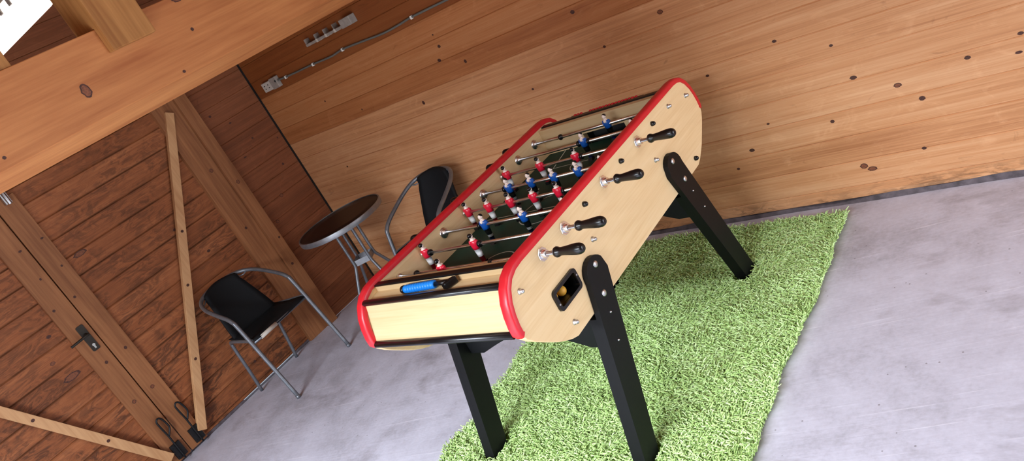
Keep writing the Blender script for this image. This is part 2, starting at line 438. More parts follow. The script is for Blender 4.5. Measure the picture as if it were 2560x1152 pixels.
# ------------------------------------------------------------------ double door
def door_leaf(name, y0, y1, stile, label, brace, kn):
    """y0<y1; boards in x -0.03..0.0, stile y-range in front"""
    m = board_wall(1, 0.0, -1, y0, y1, 1.598-.12*14, .12, .017, 1.822, .028, .0055)
    knots(m, 1, 0, 1, kn)
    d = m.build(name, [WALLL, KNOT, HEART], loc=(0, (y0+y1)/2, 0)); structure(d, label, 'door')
    s = MB().box(.0005, .020, stile[0], stile[1], .016, 1.80)
    yy = (stile[0]+stile[1])/2
    knots(s, 1, .020, 1, [(yy+.02, 1.34, .006, .007), (yy-.03, 1.16, .008, .008), (yy+.01, .76, .009, .010), (yy-.01, .48, .012, .012), (yy+.03,1.52,.009,.006)])
    s.build('stile', [POSTW, KNOT, HEART], d, bevel=.002)
    (ya, za), (yb, zb), w = brace
    dv = Vector((0, yb-ya, zb-za)).normalized(); nn = Vector((0, -dv.z, dv.y))*w/2
    A = Vector((.021, ya, za)); B = Vector((.021, yb, zb)); X = Vector((.030, 0, 0))
    bm_ = MB().hexa([A-nn, A+nn, A+nn+X, A-nn+X, B-nn, B+nn, B+nn+X, B-nn+X])
    mid = (A+B)/2+X
    for t_ in (.22, .45, .62):
        c = A+(B-A)*t_; n = 12
        bm_.add([(c.x+X.x+.0006, c.y+.010*math.cos(2*PI*k/n), c.z+.009*math.sin(2*PI*k/n)) for k in range(n)], [tuple(range(n))], 1)
    br = bm_.build('diagonal_brace', [BRACE, KNOT, HEART], d, bevel=.002)
    return d
d1 = door_leaf('door_1', -1.783, -.738, (-1.783, -1.664), 'right leaf of the boarded double door, by the timber post',
    ((-1.675, .075), (-.628-.02, 1.765), .054), [(-1.58,1.34,.04,.016), (-1.05,1.15,.011,.009), (-1.2,.55,.012,.012), (-1.14,.16,.011,.009), (-.95,.92,.012,.009)])
d2 = door_leaf('door_2', -2.84, -1.790, (-1.915, -1.790), 'left leaf of the boarded double door with the lever handle',
    ((-1.905, .075), (-2.80, 1.60), .054), [(-2.02,.81,.05,.02), (-2.2,.62,.012,.01), (-2.05,.93,.014,.010), (-1.98,1.06,.013,.010)])
MB().box(-.045, -.029, -1.83, -1.745, .26, 1.82).build('meeting_strip', POSTW, d2)
MB().box(-.045, -.029, -2.86, -2.80, .0, 1.82).build('edge_strip', POSTW, d2)
th = MB(); ys_ = np.linspace(-2.86, -.735, 80)
hh = [.0175 if y < -1.34 else (.0175 if y > -.86 else -.003) for y in ys_]
hh = [-.003 if -1.80 < y < -1.76 else h for y, h in zip(ys_, hh)]
for i in range(len(ys_)-1):
    a, b = ys_[i], ys_[i+1]
    th.hexa([(-.045, a, -.005), (-.004, a, -.005), (-.004, b, -.005), (-.045, b, -.005), (-.045, a, hh[i]), (-.004, a, hh[i]), (-.004, b, hh[i+1]), (-.045, b, hh[i+1])])
structure(th.build('trim_5', MORTAR), 'dirt filled sill under the double door', 'trim')
# leaf hardware
hp = MB(); q = []
for k in range(24):
    a = 2*PI*k/24; cx = (.013 if math.cos(a) > 0 else -.013); cz = (.075 if math.sin(a) > 0 else -.075)
    q.append((-1.837+cx+.009*math.cos(a), .933+cz+.009*math.sin(a)))
hp.prism(q, 0, .0205, .026)
pl = hp.build('handle_plate', BRONZE, d2, bevel=.001)
lv = MB().lathe([(0, .011), (.012, .011), (.013, .008), (.045, .008)], (.026, -1.837, .955), (1, 0, 0), 14)
lv.tube(smooth([(.068, -1.832, .956), (.070, -1.850, .956), (.068, -1.90, .953), (.062, -1.945, .950)], 5), .0075, 8)
lv.build('lever', BRONZE, pl)
MB().lathe([(0, .0085), (.004, .0085)], (.026, -1.837, .885), (1, 0, 0), 14).box(.026, .0295, -1.8415, -1.8325, .862, .885).build('lock_cylinder', ZINC, pl)
def floor_bolt(door, y):
    b = MB().box(.0205, .034, y-.033, y+.033, .032, .130)
    for dy in (-.024, .024):
        for dz in (.05, .11): b.lathe([(0, .005), (.002, .0035)], (.034, y+dy, dz), (1, 0, 0), 8)
    ho = b.build('floor_bolt', IRON, door, bevel=.002)
    MB().tube(smooth([(.042, y, .02), (.042, y, .13), (.042, y, .20), (.044, y-.005, .27), (.046, y-.004, .305), (.048, y+.012, .318), (.048, y+.028, .30), (.047, y+.036, .25), (.045, y+.032, .225), (.043, y+.004, .19)], 5), .0058, 8).build('loop_handle', IRON, ho)
    return ho
floor_bolt(d2, -1.845); floor_bolt(d1, -1.708)
ra = MB().box(.02, .05, -1.735, -1.700, 1.758, 1.83).tube([(.055, -1.717, 1.755), (.055, -1.717, 1.84)], .012, 8)
tag(ra.build('door_track_bracket', GALV, bevel=.002), 'galvanised bracket above the door gap under the big beam', 'bracket')

# ------------------------------------------------------------------ beam, uprights, lamp
bp = [(2.0, 1.85), (2.0, 2.12), (1.87, 2.12), (1.87, 1.797)]
bmb = MB().prism([(p[0], p[1]) for p in bp], 1, RY, 0.0)
knots(bmb, 1, 2.0, 1, [(-1.905,1.955,.017,.026), (-1.42,1.985,.007,.007), (-1.55,1.865,.007,.006), (-1.40,2.105,.026,.013), (-2.25,1.885,.006,.006)])
bo = tag(bmb.build('roof_beam', [BEAM, KNOT, HEART], bevel=.003), 'big square roof beam crossing the room in front of the door wall', 'beam')
up = MB()
up.prism([(2.001, 2.03), (2.04, 2.03), (2.04, RH), (1.86, RH), (1.86, 2.121), (2.001, 2.121)], 1, -1.752, -1.575)
tag(up.build('beam_upright', KINGW, bevel=.002), 'notched upright lapped over the face of the roof beam', 'post')
up = MB().box(1.88, 1.99, -2.26, -2.052, 2.121, RH)
tag(up.build('beam_upright', KINGW, bevel=.002), 'upright standing on the roof beam in front of the lit lamp', 'post')
def batten(loc, label, length, extra, mat):
    t = thing('batten_lamp', label, 'lamp', loc)
    q = []
    w, h = .068, .05
    for k in range(20):
        a = 2*PI*k/20
        q.append((math.copysign(w-.03, math.cos(a))+.03*math.cos(a), math.copysign(h-.03, math.sin(a))+.03*math.sin(a)-.0))
    L = length/2; rings = []
    for (x, sc_) in ((-L, .6), (-L+.012, .88), (-L+.03, 1), (L-.03, 1), (L-.012, .88), (L, .6)):
        rings.append([(loc[0]+x, loc[1]+p[0]*sc_, loc[2]+p[1]*sc_) for p in q])
    m = MB(); n = 20; v = [p for r_ in rings for p in r_]
    m.add(v, [(i*n+k, i*n+(k+1) % n, (i+1)*n+(k+1) % n, (i+1)*n+k) for i in range(5) for k in range(n)], 0, True)
    m.add(rings[0], [tuple(range(n))]); m.add(rings[-1], [tuple(range(n))])
    m.build('diffuser', mat, t)
    MB().box(loc[0]-L+.02, loc[0]+L-.02, loc[1]-.05, loc[1]+.05, loc[2]+.045, RH-.001).build('housing', PLGREY, t, bevel=.004)
    for x in extra:
        for sgn in (-1, 1):
            MB().box(loc[0]+x-.012, loc[0]+x+.012, loc[1]+sgn*.0655, loc[1]+sgn*.0735, loc[2]+.008, loc[2]+.052).build('clip', PLGREY, t, bevel=.002)
    return t
batten((1.08, -1.695, 2.352), 'lit white batten lamp under the ceiling behind the roof beam', 1.16, (-.45, -.25, .25, .42, .53), DIFF)
batten((3.7, -2.25, 2.50), 'lit white batten lamp on the ceiling nearer the doorway', 1.16, (-.45, 0, .45), DIFF2)

# ------------------------------------------------------------------ right wall fittings
t = thing('socket_outlet', 'pale twin socket with joined cable box high on the right wall near the corner', 'socket', (.235, 0, 1.605))
s1 = MB().box(.146, .252, -.030, -.001, 1.572, 1.636); o = s1.build('socket_plate', PLASTIC, t, bevel=.004)
for cx in (.176, .218):
    h = MB()
    for dz in (-.010, .010): h.lathe([(0, .0045), (.0012, .0045)], (cx, -.030, 1.604+dz), (0, -1, 0), 10)
    h.build('socket_hole', BLACKM, o)
MB().box(.253, .328, -.034, -.001, 1.568, 1.644).build('junction_box', PLGREY, t, bevel=.004)
MB().lathe([(0, .008), (.002, .008)], (.318, -.0345, 1.614), (0, -1, 0), 10).build('cable_entry', BLACKM, t)
cb = smooth([(.329, -.015, 1.612), (.40, -.010, 1.606), (.55, -.008, 1.602), (.726, -.010, 1.599), (.917, -.009, 1.591), (1.043, -.010, 1.598), (1.205, -.009, 1.589), (1.422, -.010, 1.575), (1.57, -.009, 1.578), (1.682, -.010, 1.584), (1.953, -.009, 1.582), (2.4, -.010, 1.58), (3.0, -.010, 1.584)], 8)
cab = tag(MB().tube(cb, .0065, 8).build('power_cord', CABLE), 'grey cable clipped along the right wall from the socket', 'cable')
for (x, z) in ((.41, 1.606), (.726, 1.599), (1.043, 1.598), (1.682, 1.584), (2.4, 1.58)):
    MB().box(x-.006, x+.006, -.019, -.001, z-.011, z+.009).build('cable_clip', CLIP, cab, bevel=.002)
t = thing('wall_rail', 'grey plastic rail with dividers and an end box on the right wall under the beam', 'rail', (1.04, 0, 1.72))
MB().box(.806, 1.19, -.045, -.001, 1.705, 1.722).build('rail_bar', PLGREY, t, bevel=.003)
for x in (.809, .915, 1.010, 1.105): MB().box(x-.003, x+.003, -.040, -.001, 1.722, 1.752).build('divider', PLGREY, t)
for x in (.925, 1.020, 1.112): MB().box(x-.007, x+.007, -.0475, -.001, 1.703, 1.7235).build('rail_band', PLASTIC, t)
MB().box(1.188, 1.283, -.055, -.001, 1.700, 1.752).build('end_box', PLGREY, t, bevel=.003)

# ------------------------------------------------------------------ football table
TX0, TX1 = 2.465, 3.20            # outer faces of the two side panels
PT = .030; YC = -1.050
IX0, IX1 = TX0+PT, TX1-PT
tab = thing('foosball_table', 'beech football table with red trimmed sides and black legs on the green rug', 'football table', (2.8325, YC, .0085))
half = [(.556, .566), (.585, .577), (.612, .592), (.645, .613), (.670, .634), (.705, .664), (.733, .689), (.756, .716)]
upper = [(.765, .743), (.764, .77), (.757, .805), (.744, .842), (.722, .876), (.695, .899), (.660, .912), (.620, .916)]
prof = [(YC+a, z) for a, z in half+upper]+[(YC-a, z) for a, z in reversed(half+upper)]
RODZ = .866
RODS = [-1.060+.1475*(3.5-i) for i in range(8)]        # A..H from the far end
def panel(x0, x1, out):
    p = MB().prism(prof, 0, x0, x1).build('side_panel', BEECHY, tab, bevel=.0015)
    # rubber trim: U section swept along the top edge of the panel
    edge = [(YC+a, z) for a, z in [(.758, .735)]+upper]+[(YC+.3, .916), (YC, .916), (YC-.3, .916)]+[(YC-a, z) for a, z in reversed([(.758, .735)]+upper)]
    sec = [(x0-.004, -.010), (x0-.004, .005), (x0-.001, .0095), (x0+.006, .012), (x1-.006, .012), (x1+.001, .0095), (x1+.004, .005), (x1+.004, -.010), (x1+.0002, -.010), (x1+.0002, .0002), (x0-.0002, .0002), (x0-.0002, -.010)]
    E_ = [Vector((0, y, z)) for y, z in edge]; n = len(sec); v = []
    for i, e in enumerate(E_):
        tg = (E_[min(i+1, len(E_)-1)]-E_[max(i-1, 0)]).normalized(); nv = Vector((0, tg.z, -tg.y))
        if nv.dot(e-Vector((0, YC, .65))) < 0: nv = -nv
        for (sx, sd) in sec: v.append((sx, e.y+nv.y*sd, e.z+nv.z*sd))
    m = MB(); m.add(v, [(i*n+k, i*n+(k+1) % n, (i+1)*n+(k+1) % n, (i+1)*n+k) for i in range(len(E_)-1) for k in range(n)], 0, True)
    m.add(v[:n], [tuple(range(n))]); m.add(v[-n:], [tuple(range(n))])
    o = m.build('edge_trim', RED, p)
    es = o.modifiers.new('es', 'EDGE_SPLIT'); es.split_angle = math.radians(50)
    f = x1 if out > 0 else x0
    for (dy, z) in ((-.685, .841), (-.544, .612), (-.275, .752), (.275, .750), (.521, .861), (.682, .831)):
        MB().lathe([(0, .0105), (.002, .0105), (.004, .0085), (.006, .0075), (.013, .0072), (.016, .005), (.017, .002)], (f, YC+dy, z), (out, 0, 0), 14).build('bolt', ZINC, p)
    rows = [RODS[5], RODS[3], RODS[1]] if out > 0 else [RODS[2], RODS[4], RODS[6]]
    for y in rows:
        MB().lathe([(0, .010), (.003, .010), (.008, .0095), (.014, .007), (.017, .003)], (f, y, RODZ), (out, 0, 0), 12).build('rod_end_plug', BLACKP, p)
    MB().lathe([(0, .010), (.003, .010), (.010, .0095), (.015, .006), (.017, .002)], (f, YC+.549, .601), (out, 0, 0), 12).build('rod_end_plug', BLACKP, p)
    return p
pn = panel(IX1, TX1, 1); pf = panel(TX0, IX0, -1)
# ball pocket in the near panel: raised frame with a recessed box look
def rrect(y0, y1, z0, z1, r, n=5):
    q = []
    for (cy, cz, a0) in ((y1-r, z1-r, 0), (y0+r, z1-r, PI/2), (y0+r, z0+r, PI), (y1-r, z0+r, 1.5*PI)):
        for k in range(n+1): q.append((cy+r*math.cos(a0+PI/2*k/n), cz+r*math.sin(a0+PI/2*k/n)))
    return q
def frame(m, x0, x1, A, B):
    n = len(A)
    v = [(x0, *p) for p in A]+[(x1, *p) for p in A]+[(x1, *p) for p in B]+[(x0, *p) for p in B]
    for j in range(4):
        m.add(v, [(j*n+k, j*n+(k+1) % n, ((j+1) % 4)*n+(k+1) % n, ((j+1) % 4)*n+k) for k in range(n)])
PY0, PY1, PZ0, PZ1 = -1.628, -1.482, .674, .751
# cut the pocket hole in the near panel
cut = MB().prism(rrect(PY0+.006, PY1-.006, PZ0+.006, PZ1-.006, .012), 0, IX1-.02, TX1+.02).build('pocket_cutter', BLACKM)
bmod = pn.modifiers.new('hole', 'BOOLEAN'); bmod.object = cut; bmod.operation = 'DIFFERENCE'; bmod.solver = 'EXACT'
pn.modifiers.move(1, 0)
dg = bpy.context.evaluated_depsgraph_get(); dg.update()
pm = bpy.data.meshes.new_from_object(pn.evaluated_get(dg)); pn.modifiers.clear(); pn.data = pm
bpy.data.objects.remove(cut, do_unlink=True)
pk = MB(); frame(pk, TX1-.001, TX1+.009, rrect(PY0, PY1, PZ0, PZ1, .016), rrect(PY0+.013, PY1-.013, PZ0+.012, PZ1-.012, .008))
px0 = TX1-.095
A = rrect(PY0+.013, PY1-.013, PZ0+.012, PZ1-.012, .008); B = rrect(PY0+.011, PY1-.011, PZ0+.010, PZ1-.010, .009)
frame(pk, px0, TX1+.002, B, A)
pk.prism(rrect(PY0+.012, PY1-.012, PZ0+.011, PZ1-.011, .008), 0, px0-.003, px0+.001)
pko = pk.build('ball_pocket', BLACKP, tab)
for (y, z) in ((PY1-.007, .722), (PY0+.007, .702)):
    MB().lathe([(0, .004), (.0015, .003)], (TX1+.009, y, z), (1, 0, 0), 8).build('bolt', ZINC, pko)
for i, (x, y, lb) in enumerate(((TX1-.032, -1.545, 'yellow ball lying foremost in the ball pocket of the football table'), (TX1-.048, -1.578, 'dull yellow ball behind the foremost one in the ball pocket'))):
    r = .0172
    tag(MB().ell((x, y, PZ0+.012+r), r, r, r, 18, 12).build('table_football_ball', BALLM, loc=(x, y, PZ0+.012+r)), lb, 'ball', 'balls in the table pocket')
# floor of the game, ends, trays
fm = MB().box(IX0+.0005, IX1-.0005, -1.635, -.475, .742, .775)
zf = .7755
def fline(m, pts, w=.0045):
    P = [Vector((p[0], p[1], zf)) for p in pts]
    for a, b in zip(P[:-1], P[1:]):
        d = (b-a).normalized(); nn = Vector((-d.y, d.x, 0))*w/2; d = d*w*.3
        m.add([a-nn-d, b-nn+d, b+nn+d, a+nn-d], [(0, 1, 2, 3)], 1)
CX = (IX0+IX1)/2
def arc(cx, cy, r, a0, a1, n=20): return [(cx+r*math.cos(a0+(a1-a0)*k/n), cy+r*math.sin(a0+(a1-a0)*k/n)) for k in range(n+1)]
MY = -1.055
fline(fm, [(IX0, MY), (IX1, MY)]); fline(fm, arc(CX, MY, .115, 0, 2*PI, 40))
for s_ in (-1, 1):
    e = MY+s_*.58
    fline(fm, [(CX-.24, e), (CX-.20, e-s_*.19), (CX+.20, e-s_*.19), (CX+.24, e)])
    fline(fm, arc(CX, e-s_*.19, .09, -s_*0, -s_*PI, 16))
    for sx in (-.17, .17):
        c = arc(CX+sx, MY+s_*.20, .009, 0, 2*PI, 12)[:-1]; fm.add([(p[0], p[1], zf) for p in c], [tuple(range(12))], 1)
fm.build('playing_field', [GREEN, WHITE], tab)
GX0, GX1 = CX-.112, CX+.112
for s_, ya, yb in ((1, -.475, -.445), (-1, -1.665, -1.635)):
    m = MB().box(IX0, GX0, ya, yb, .742, .897).box(GX1, IX1, ya, yb, .742, .897).box(GX0, GX1, ya, yb, .828, .897)
    m.build('end_wall', BEECHX, tab)
    gy = yb if s_ > 0 else ya
    g = MB().box(GX0-.003, GX1+.003, min(gy, gy+s_*.045), max(gy, gy+s_*.045), .705, .71).box(GX0-.003, GX1+.003, min(gy+s_*.05, gy+s_*.045), max(gy+s_*.05, gy+s_*.045), .705, .85)
    g.box(GX0-.004, GX0, min(gy, gy+s_*.045), max(gy, gy+s_*.045), .705, .85).box(GX1, GX1+.004, min(gy, gy+s_*.045), max(gy, gy+s_*.045), .705, .85)
    g.build('goal_box', BLACKM, tab)
    a, b = sorted((gy, gy+s_*.027))
    zt = .910 if s_ < 0 else .903
    MB().box(IX0+.0004, IX1-.0004, a+.003, b-.001, .850, zt-.008).build('tray_back', BEECHX, tab)
    MB().box(IX0, IX1, a, b, zt-.008, zt).build('end_top_strip', BLACKP, tab, bevel=.003)
    # utensil tray: back face, floor; then the sloping end panel between two bumper bars
    dz_ = .022 if s_ > 0 else 0
    y1 = YC+s_*.638; y2 = YC+s_*.708; y3 = YC+s_*.764
    MB().prism([(y1, .883-dz_), (y2, .877-dz_), (y2, .862-dz_), (y1, .862-dz_)], 0, IX0+.0003, IX1-.0003).build('tray', BEECHX, tab)
    MB().prism([(y2-s_*.012, .886-dz_), (y2+s_*.005, .886-dz_), (y3, .738), (y3-s_*.016, .738)], 0, IX0+.0003, IX1-.0003).build('end_panel', BEECHX, tab)
    for (yy, zz, tl_) in ((YC+s_*.713, .885-dz_, .35), (YC+s_*.766, .741, .9)):
        q = []
        for a_ in np.linspace(0, 2*PI, 21)[:-1]:
            p = (.0125*math.cos(a_), .0098*math.sin(a_)); c_, d_ = math.cos(-tl_*s_), math.sin(-tl_*s_)
            q.append((yy+p[0]*c_-p[1]*d_, zz+p[0]*d_+p[1]*c_))
        MB().prism(q, 0, IX0+.0005, IX1-.0005, smooth_sides=True).build('bumper_bar', BLACKP, tab)
MB().box(IX0, IX1, YC-.66, YC+.66, .648, .658).build('underside', BEECHX, tab)
# score beads at the far end
sb = MB().box(CX-.18, CX+.20, -.412, -.397, .862, .870)
sb.tube([(CX-.18, -.404, .897), (CX+.20, -.404, .897)], .0025, 6)
sb.box(CX-.186, CX-.176, -.414, -.394, .862, .897).box(CX+.196, CX+.206, -.414, -.394, .862, .897)
so = sb.build('score_rail', BLACKP, tab)
for k in range(20):
    if k not in (3, 4): MB().lathe([(0, .005), (.003, .0078), (.011, .0078), (.014, .005)], (CX-.165+k*.0175, -.404, .897), (1, 0, 0), 10).build('score_bead', RED, so)
# legs
def leg(side, end):
    """side +1 near (x high) / -1; end -1 near end (y low) / +1 far"""
    top = [(-1.461, .695), (-1.342, .669)]; ctr = (-1.4035, .667); r = .0615
    P = [(-1.655, .0085), (-1.457, .690)]
    for k in range(1, 12):
        a = math.radians(197-k*(180/12)); P.append((ctr[0]+r*math.cos(a), ctr[1]+r*math.sin(a)))
    P += [(-1.343, .655), (-1.560, .0085)]
    P2 = [(2*YC-a, b) for a, b in P] if end > 0 else P
    out = (TX1+.0005, TX1+.022) if side > 0 else (TX0-.022, TX0-.0005)
    inn = (TX1-.028, TX1+.0005) if side > 0 else (TX0-.0005, TX0+.028)
    m = MB().prism(P2, 0, *out)
    lowtop = .545
    f = lambda z, A, B: A[0]+(B[0]-A[0])*(z-A[1])/(B[1]-A[1])
    Q = [(-1.655, .0085), (f(lowtop, (-1.655, .0085), (-1.457, .69)), lowtop), (f(lowtop, (-1.56, .0085), (-1.343, .655)), lowtop), (-1.56, .0085)]
    if end > 0: Q = [(2*YC-a, b) for a, b in Q]
    m.prism(Q, 0, *inn)
    o = m.build('leg', BLACK, tab, bevel=.0035)
    fx = TX1+.022 if side > 0 else TX0-.022
    for (y, z, rr) in ((-1.398, .698, .0125), (-1.427, .600, .0125), (-1.443, .533, .0045), (-1.474, .438, .0045)):
        yy = y if end < 0 else 2*YC-y
        MB().lathe([(0, rr), (.002, rr), (.0045, rr*.7), (.0055, rr*.3)], (fx, yy, z), (side, 0, 0), 16).build('bolt', ZINC, o)
    return o
for sd in (1, -1):
    for en in (-1, 1): leg(sd, en)
# arched cross rails between the legs
for en in (-1, 1):
    yy = YC+en*.414; xs = np.linspace(TX0+.0285, TX1-.0285, 49); w = TX1-TX0
    low = [(x, .410+.100*math.sin(min(1, max(0, min(x-TX0, TX1-x)-.100)/.38)*PI/2)) for x in xs]
    MB().prism([(x, z) for x, z in low]+[(TX1-.0285, .565), (TX0+.0285, .565)], 1, yy-.012, yy+.012).build('cross_rail', BLACK, tab, bevel=.002)
for sd in (1, -1):
    xx = TX1-.06 if sd > 0 else TX0+.035
    MB().box(xx, xx+.025, YC-.38, YC+.38, .555, .640).build('side_rail', BLACK, tab, bevel=.002)
# rods, players, handles
def player(rod, x, y, team):
    face = 1 if team == 'red' else -1
    m = MB(); mats = [P_HAIR, P_SKIN] + ([P_RED, P_WHT, P_SOCK, P_WHT] if team == 'red' else [P_BLUE, BLACKP, P_NAVY, P_WHT])
    n = 14
    if team == 'red':
        rings = [(-.072, .0095, .0085, 0, 4), (-.049, .0105, .009, 0, 4), (-.049, .0115, .0098, 0, 3), (-.034, .0135, .0105, 0, 3), (-.017, .0148, .0115, 0, 3),
                 (-.017, .0155, .0125, 0, 2), (-.006, .0165, .0135, 0, 2), (.004, .0178, .013, 0, 2), (.013, .0172, .012, 0, 2), (.019, .012, .0095, 0, 2), (.021, .0078, .0072, 0, 1), (.027, .0064, .0066, 0, 1)]
    else:
        rings = [(-.072, .0095, .0085, 0, 4), (-.052, .0105, .009, 0, 4), (-.052, .0112, .0095, 0, 5), (-.042, .0118, .0098, 0, 5), (-.042, .0122, .0102, 0, 3), (-.028, .014, .011, 0, 3), (-.017, .0148, .0115, 0, 3),
                 (-.017, .0158, .0128, 0, 2), (-.006, .017, .0137, 0, 2), (.004, .0182, .0132, 0, 2), (.013, .0174, .012, 0, 2), (.019, .012, .0095, 0, 2), (.021, .0078, .0072, 0, 1), (.027, .0064, .0066, 0, 1)]
    for a, b in zip(rings[:-1], rings[1:]):
        v = []
        for (z, rx, ry, dy, mi) in (a, b):
            for k in range(n): v.append((x+rx*math.cos(2*PI*k/n), y+(dy+ry*math.sin(2*PI*k/n))*face, RODZ+z))
        m.add(v, [(k, (k+1) % n, n+(k+1) % n, n+k) for k in range(n)], b[4], True)
    # V neck in front, number-free back
    m.ell((x, y+face*.0072, RODZ+.0160), .0078, .0076, .0085, 12, 8, 1)
    # shoulders
    for sx in (-1, 1): m.ell((x+sx*.0148, y, RODZ+.008), .0052, .0088, .0115, 10, 7, 2)
    # head, nose, ears, hair
    hz = RODZ+.0345
    m.ell((x, y+face*.001, hz), .0082, .0092, .0108, 16, 12, 1)
    m.ell((x, y+face*.0100, hz-.0012), .0016, .0026, .0026, 8, 6, 1)
    m.ell((x, y+face*.0078, hz-.006), .003, .0022, .0012, 8, 5, 1)
    for sx in (-1, 1): m.ell((x+sx*.0085, y, hz-.001), .0014, .0024, .0032, 8, 6, 1)
    m.ell((x, y-face*.0020, hz+.0036), .0088, .0094, .0088, 16, 12, 0)
    # block shoes
    m.hexa([(x-.0105, y-face*.010, RODZ-.083), (x+.0105, y-face*.010, RODZ-.083), (x+.0105, y+face*.016, RODZ-.083), (x-.0105, y+face*.016, RODZ-.083),
            (x-.0100, y-face*.009, RODZ-.070), (x+.0100, y-face*.009, RODZ-.070), (x+.0100, y+face*.010, RODZ-.070), (x-.0100, y+face*.010, RODZ-.070)], 0)
    return m.build('player', mats, rod, loc=(x, y, RODZ))
MEN = {0: [2.911], 1: [2.868, 3.120], 2: [2.530, 2.722, 2.911], 3: [2.646, 2.768, 2.887, 3.008, 3.126], 4: [2.520, 2.638, 2.758, 2.878, 2.999],
       5: [2.726, 2.926, 3.126], 6: [2.517, 2.787], 7: [2.737]}
for i, y in enumerate(RODS):
    team = 'red' if i in (2, 4, 6, 7) else 'blue'
    sgn = 1 if team == 'red' else -1
    hx = TX1 if sgn > 0 else TX0                       # panel face with the handle
    r = MB()
    if sgn > 0: r.tube([(IX0+.001, y, RODZ), (TX1+.060, y, RODZ)], .0066, 14)
    else: r.tube([(TX0-.060, y, RODZ), (IX1-.001, y, RODZ)], .0072, 14)
    ro = r.build('player_rod', STEEL, tab)
    # bushings on the handle side (large) and a domed plug on the other
    oct_ = [(.024*math.cos(2*PI*k/8+.3), .024*math.sin(2*PI*k/8+.3)) for k in range(8)]
    m = MB().prism([(y+a, RODZ+b) for a, b in oct_], 0, *sorted((hx, hx+sgn*.007)))
    m.lathe([(0, .016), (.006, .014), (.016, .0125)], (hx+sgn*.007, y, RODZ), (sgn, 0, 0), 16)
    m.build('bushing_plate', CHROME, ro, bevel=.001)
    ix = IX1 if sgn > 0 else IX0
    MB().lathe([(0, .0225), (.003, .023), (.006, .0205), (.007, .015), (.016, .0135), (.018, .0110)], (ix, y, RODZ), (-sgn, 0, 0), 20).build('inner_bushing', CHROME, ro)
    ex = IX0 if sgn > 0 else IX1
    MB().lathe([(0, .012), (.004, .0125), (.009, .0125), (.013, .0105), (.014, .009)], (ex, y, RODZ), (sgn, 0, 0), 16).build('rod_end_socket', CHROME, ro)
    MB().lathe([(0, .010), (.004, .0155), (.010, .0178), (.016, .0165), (.022, .0138), (.030, .0135), (.045, .0145), (.070, .0172), (.088, .0185), (.100, .0178), (.108, .0150), (.113, .0105), (.1145, .006)], (hx+sgn*.052, y, RODZ), (sgn, 0, 0), 20).build('handle_grip', BLACKP, ro)
    MB().lathe([(0, .0035), (.0006, .0035)], (hx+sgn*.1666, y, RODZ), (sgn, 0, 0), 8).build('grip_hole', BLACKM, ro)
    for x in MEN[i]: player(ro, x, y, team)
    stops = {0: [2.654, 3.105], 1: [2.842, 2.895], 2: [2.940], 3: [2.622], 5: [2.702], 6: [2.545, 2.813], 4: [3.026], 7: [2.60, 2.98]}[i]
    for x in stops:
        MB().lathe([(-.007, .009), (-.006, .0120), (-.002, .0132), (.003, .0132), (.006, .0118), (.007, .009)], (x, y, RODZ), (1, 0, 0), 16).build('bumper_ring', BLACKP, ro)
# tool lying in the near tray
tl = thing('hand_tool', 'blue ribbed grip tool with black head lying in the near tray of the football table', 'tool', (2.83, -1.722, .880))
tz = .8960; ty = -1.7235; tx = 2.690
g = []
for k in range(49):
    u = k/48; g.append((.004+u*.150, .0142+(.0014*math.cos(k*PI/2) if 1 < k < 47 else 0)-(.003 if k in (0, 48) else 0)))
ax = Vector((.998, .045, 0))
MB().lathe(g, (tx, ty, tz), ax, 18).build('grip', BLUEG, tl)
MB().lathe([(-.012, .008), (-.008, .0135), (.005, .0150)], (tx, ty, tz), ax, 18).build('end_cap', BLACKP, tl)
MB().tube([(tx+.15, ty+.007, tz), (tx+.215, ty+.010, tz)], .0085, 10).build('stem', BLACKP, tl)
MB().hexa([(tx+.205, ty-.016, tz-.013), (tx+.225, ty-.018, tz-.013), (tx+.252, ty+.020, tz-.011), (tx+.232, ty+.024, tz-.011), (tx+.205, ty-.016, tz+.010), (tx+.225, ty-.018, tz+.010), (tx+.252, ty+.020, tz+.013), (tx+.232, ty+.024, tz+.013)]).build('head', BLACKP, tl, bevel=.004)

# ------------------------------------------------------------------ rug
def rug_left(y): return 2.195+.018*math.sin(y*9+1.2)+.014*math.sin(y*21)+(.02 if y > -.6 else 0)
def rug_right(y): return 3.573+.008*math.sin(y*7)+.004*math.sin(y*23)
RY0, RY1 = -2.08, -.098
rg = thing('shag_rug', 'lime green shag rug on the concrete under the football table', 'rug', (2.88, -1.09, 0))
ys = np.linspace(RY0+.02, RY1-.02, 60)
base = [(rug_left(y)+.02, y) for y in ys]+[(rug_right(y)-.02, y) for y in reversed(ys)]
MB().prism(base, 2, .0005, .008).build('rug_base', BACKING, rg)
sp = .0058
gx, gy = np.meshgrid(np.arange(2.15, 3.62, sp), np.arange(RY0, RY1, sp))
X = gx.ravel()+rng.uniform(-.5, .5, gx.size)*sp; Y = gy.ravel()+rng.uniform(-.5, .5, gx.size)*sp
lx = np.array([rug_left(v) for v in Y]); rx = np.array([rug_right(v) for v in Y])
keep = (X > lx+.012) & (X < rx-.012) & (Y < RY1-.012)
for sd in (1, -1):
    for en in (-1, 1):
        xa, xb = (TX1-.032, TX1+.026) if sd > 0 else (TX0-.026, TX0+.032)
        ya, yb = (-1.665, -1.543) if en < 0 else (2*YC+1.543, 2*YC+1.665)
        keep &= ~((X > xa) & (X < xb) & (Y > ya) & (Y < yb))
X, Y = X[keep], Y[keep]; N = len(X)
def field(x, y, s):
    return np.sin(x*11+s)*np.cos(y*9+1.7*s)+.7*np.sin(x*23-y*17+2*s)+.5*np.sin(y*31+x*5+s*3)
ang = PI*rng.integers(0, 2, N)+.25+.45*field(X, Y, .4)+rng.normal(0, .65, N)
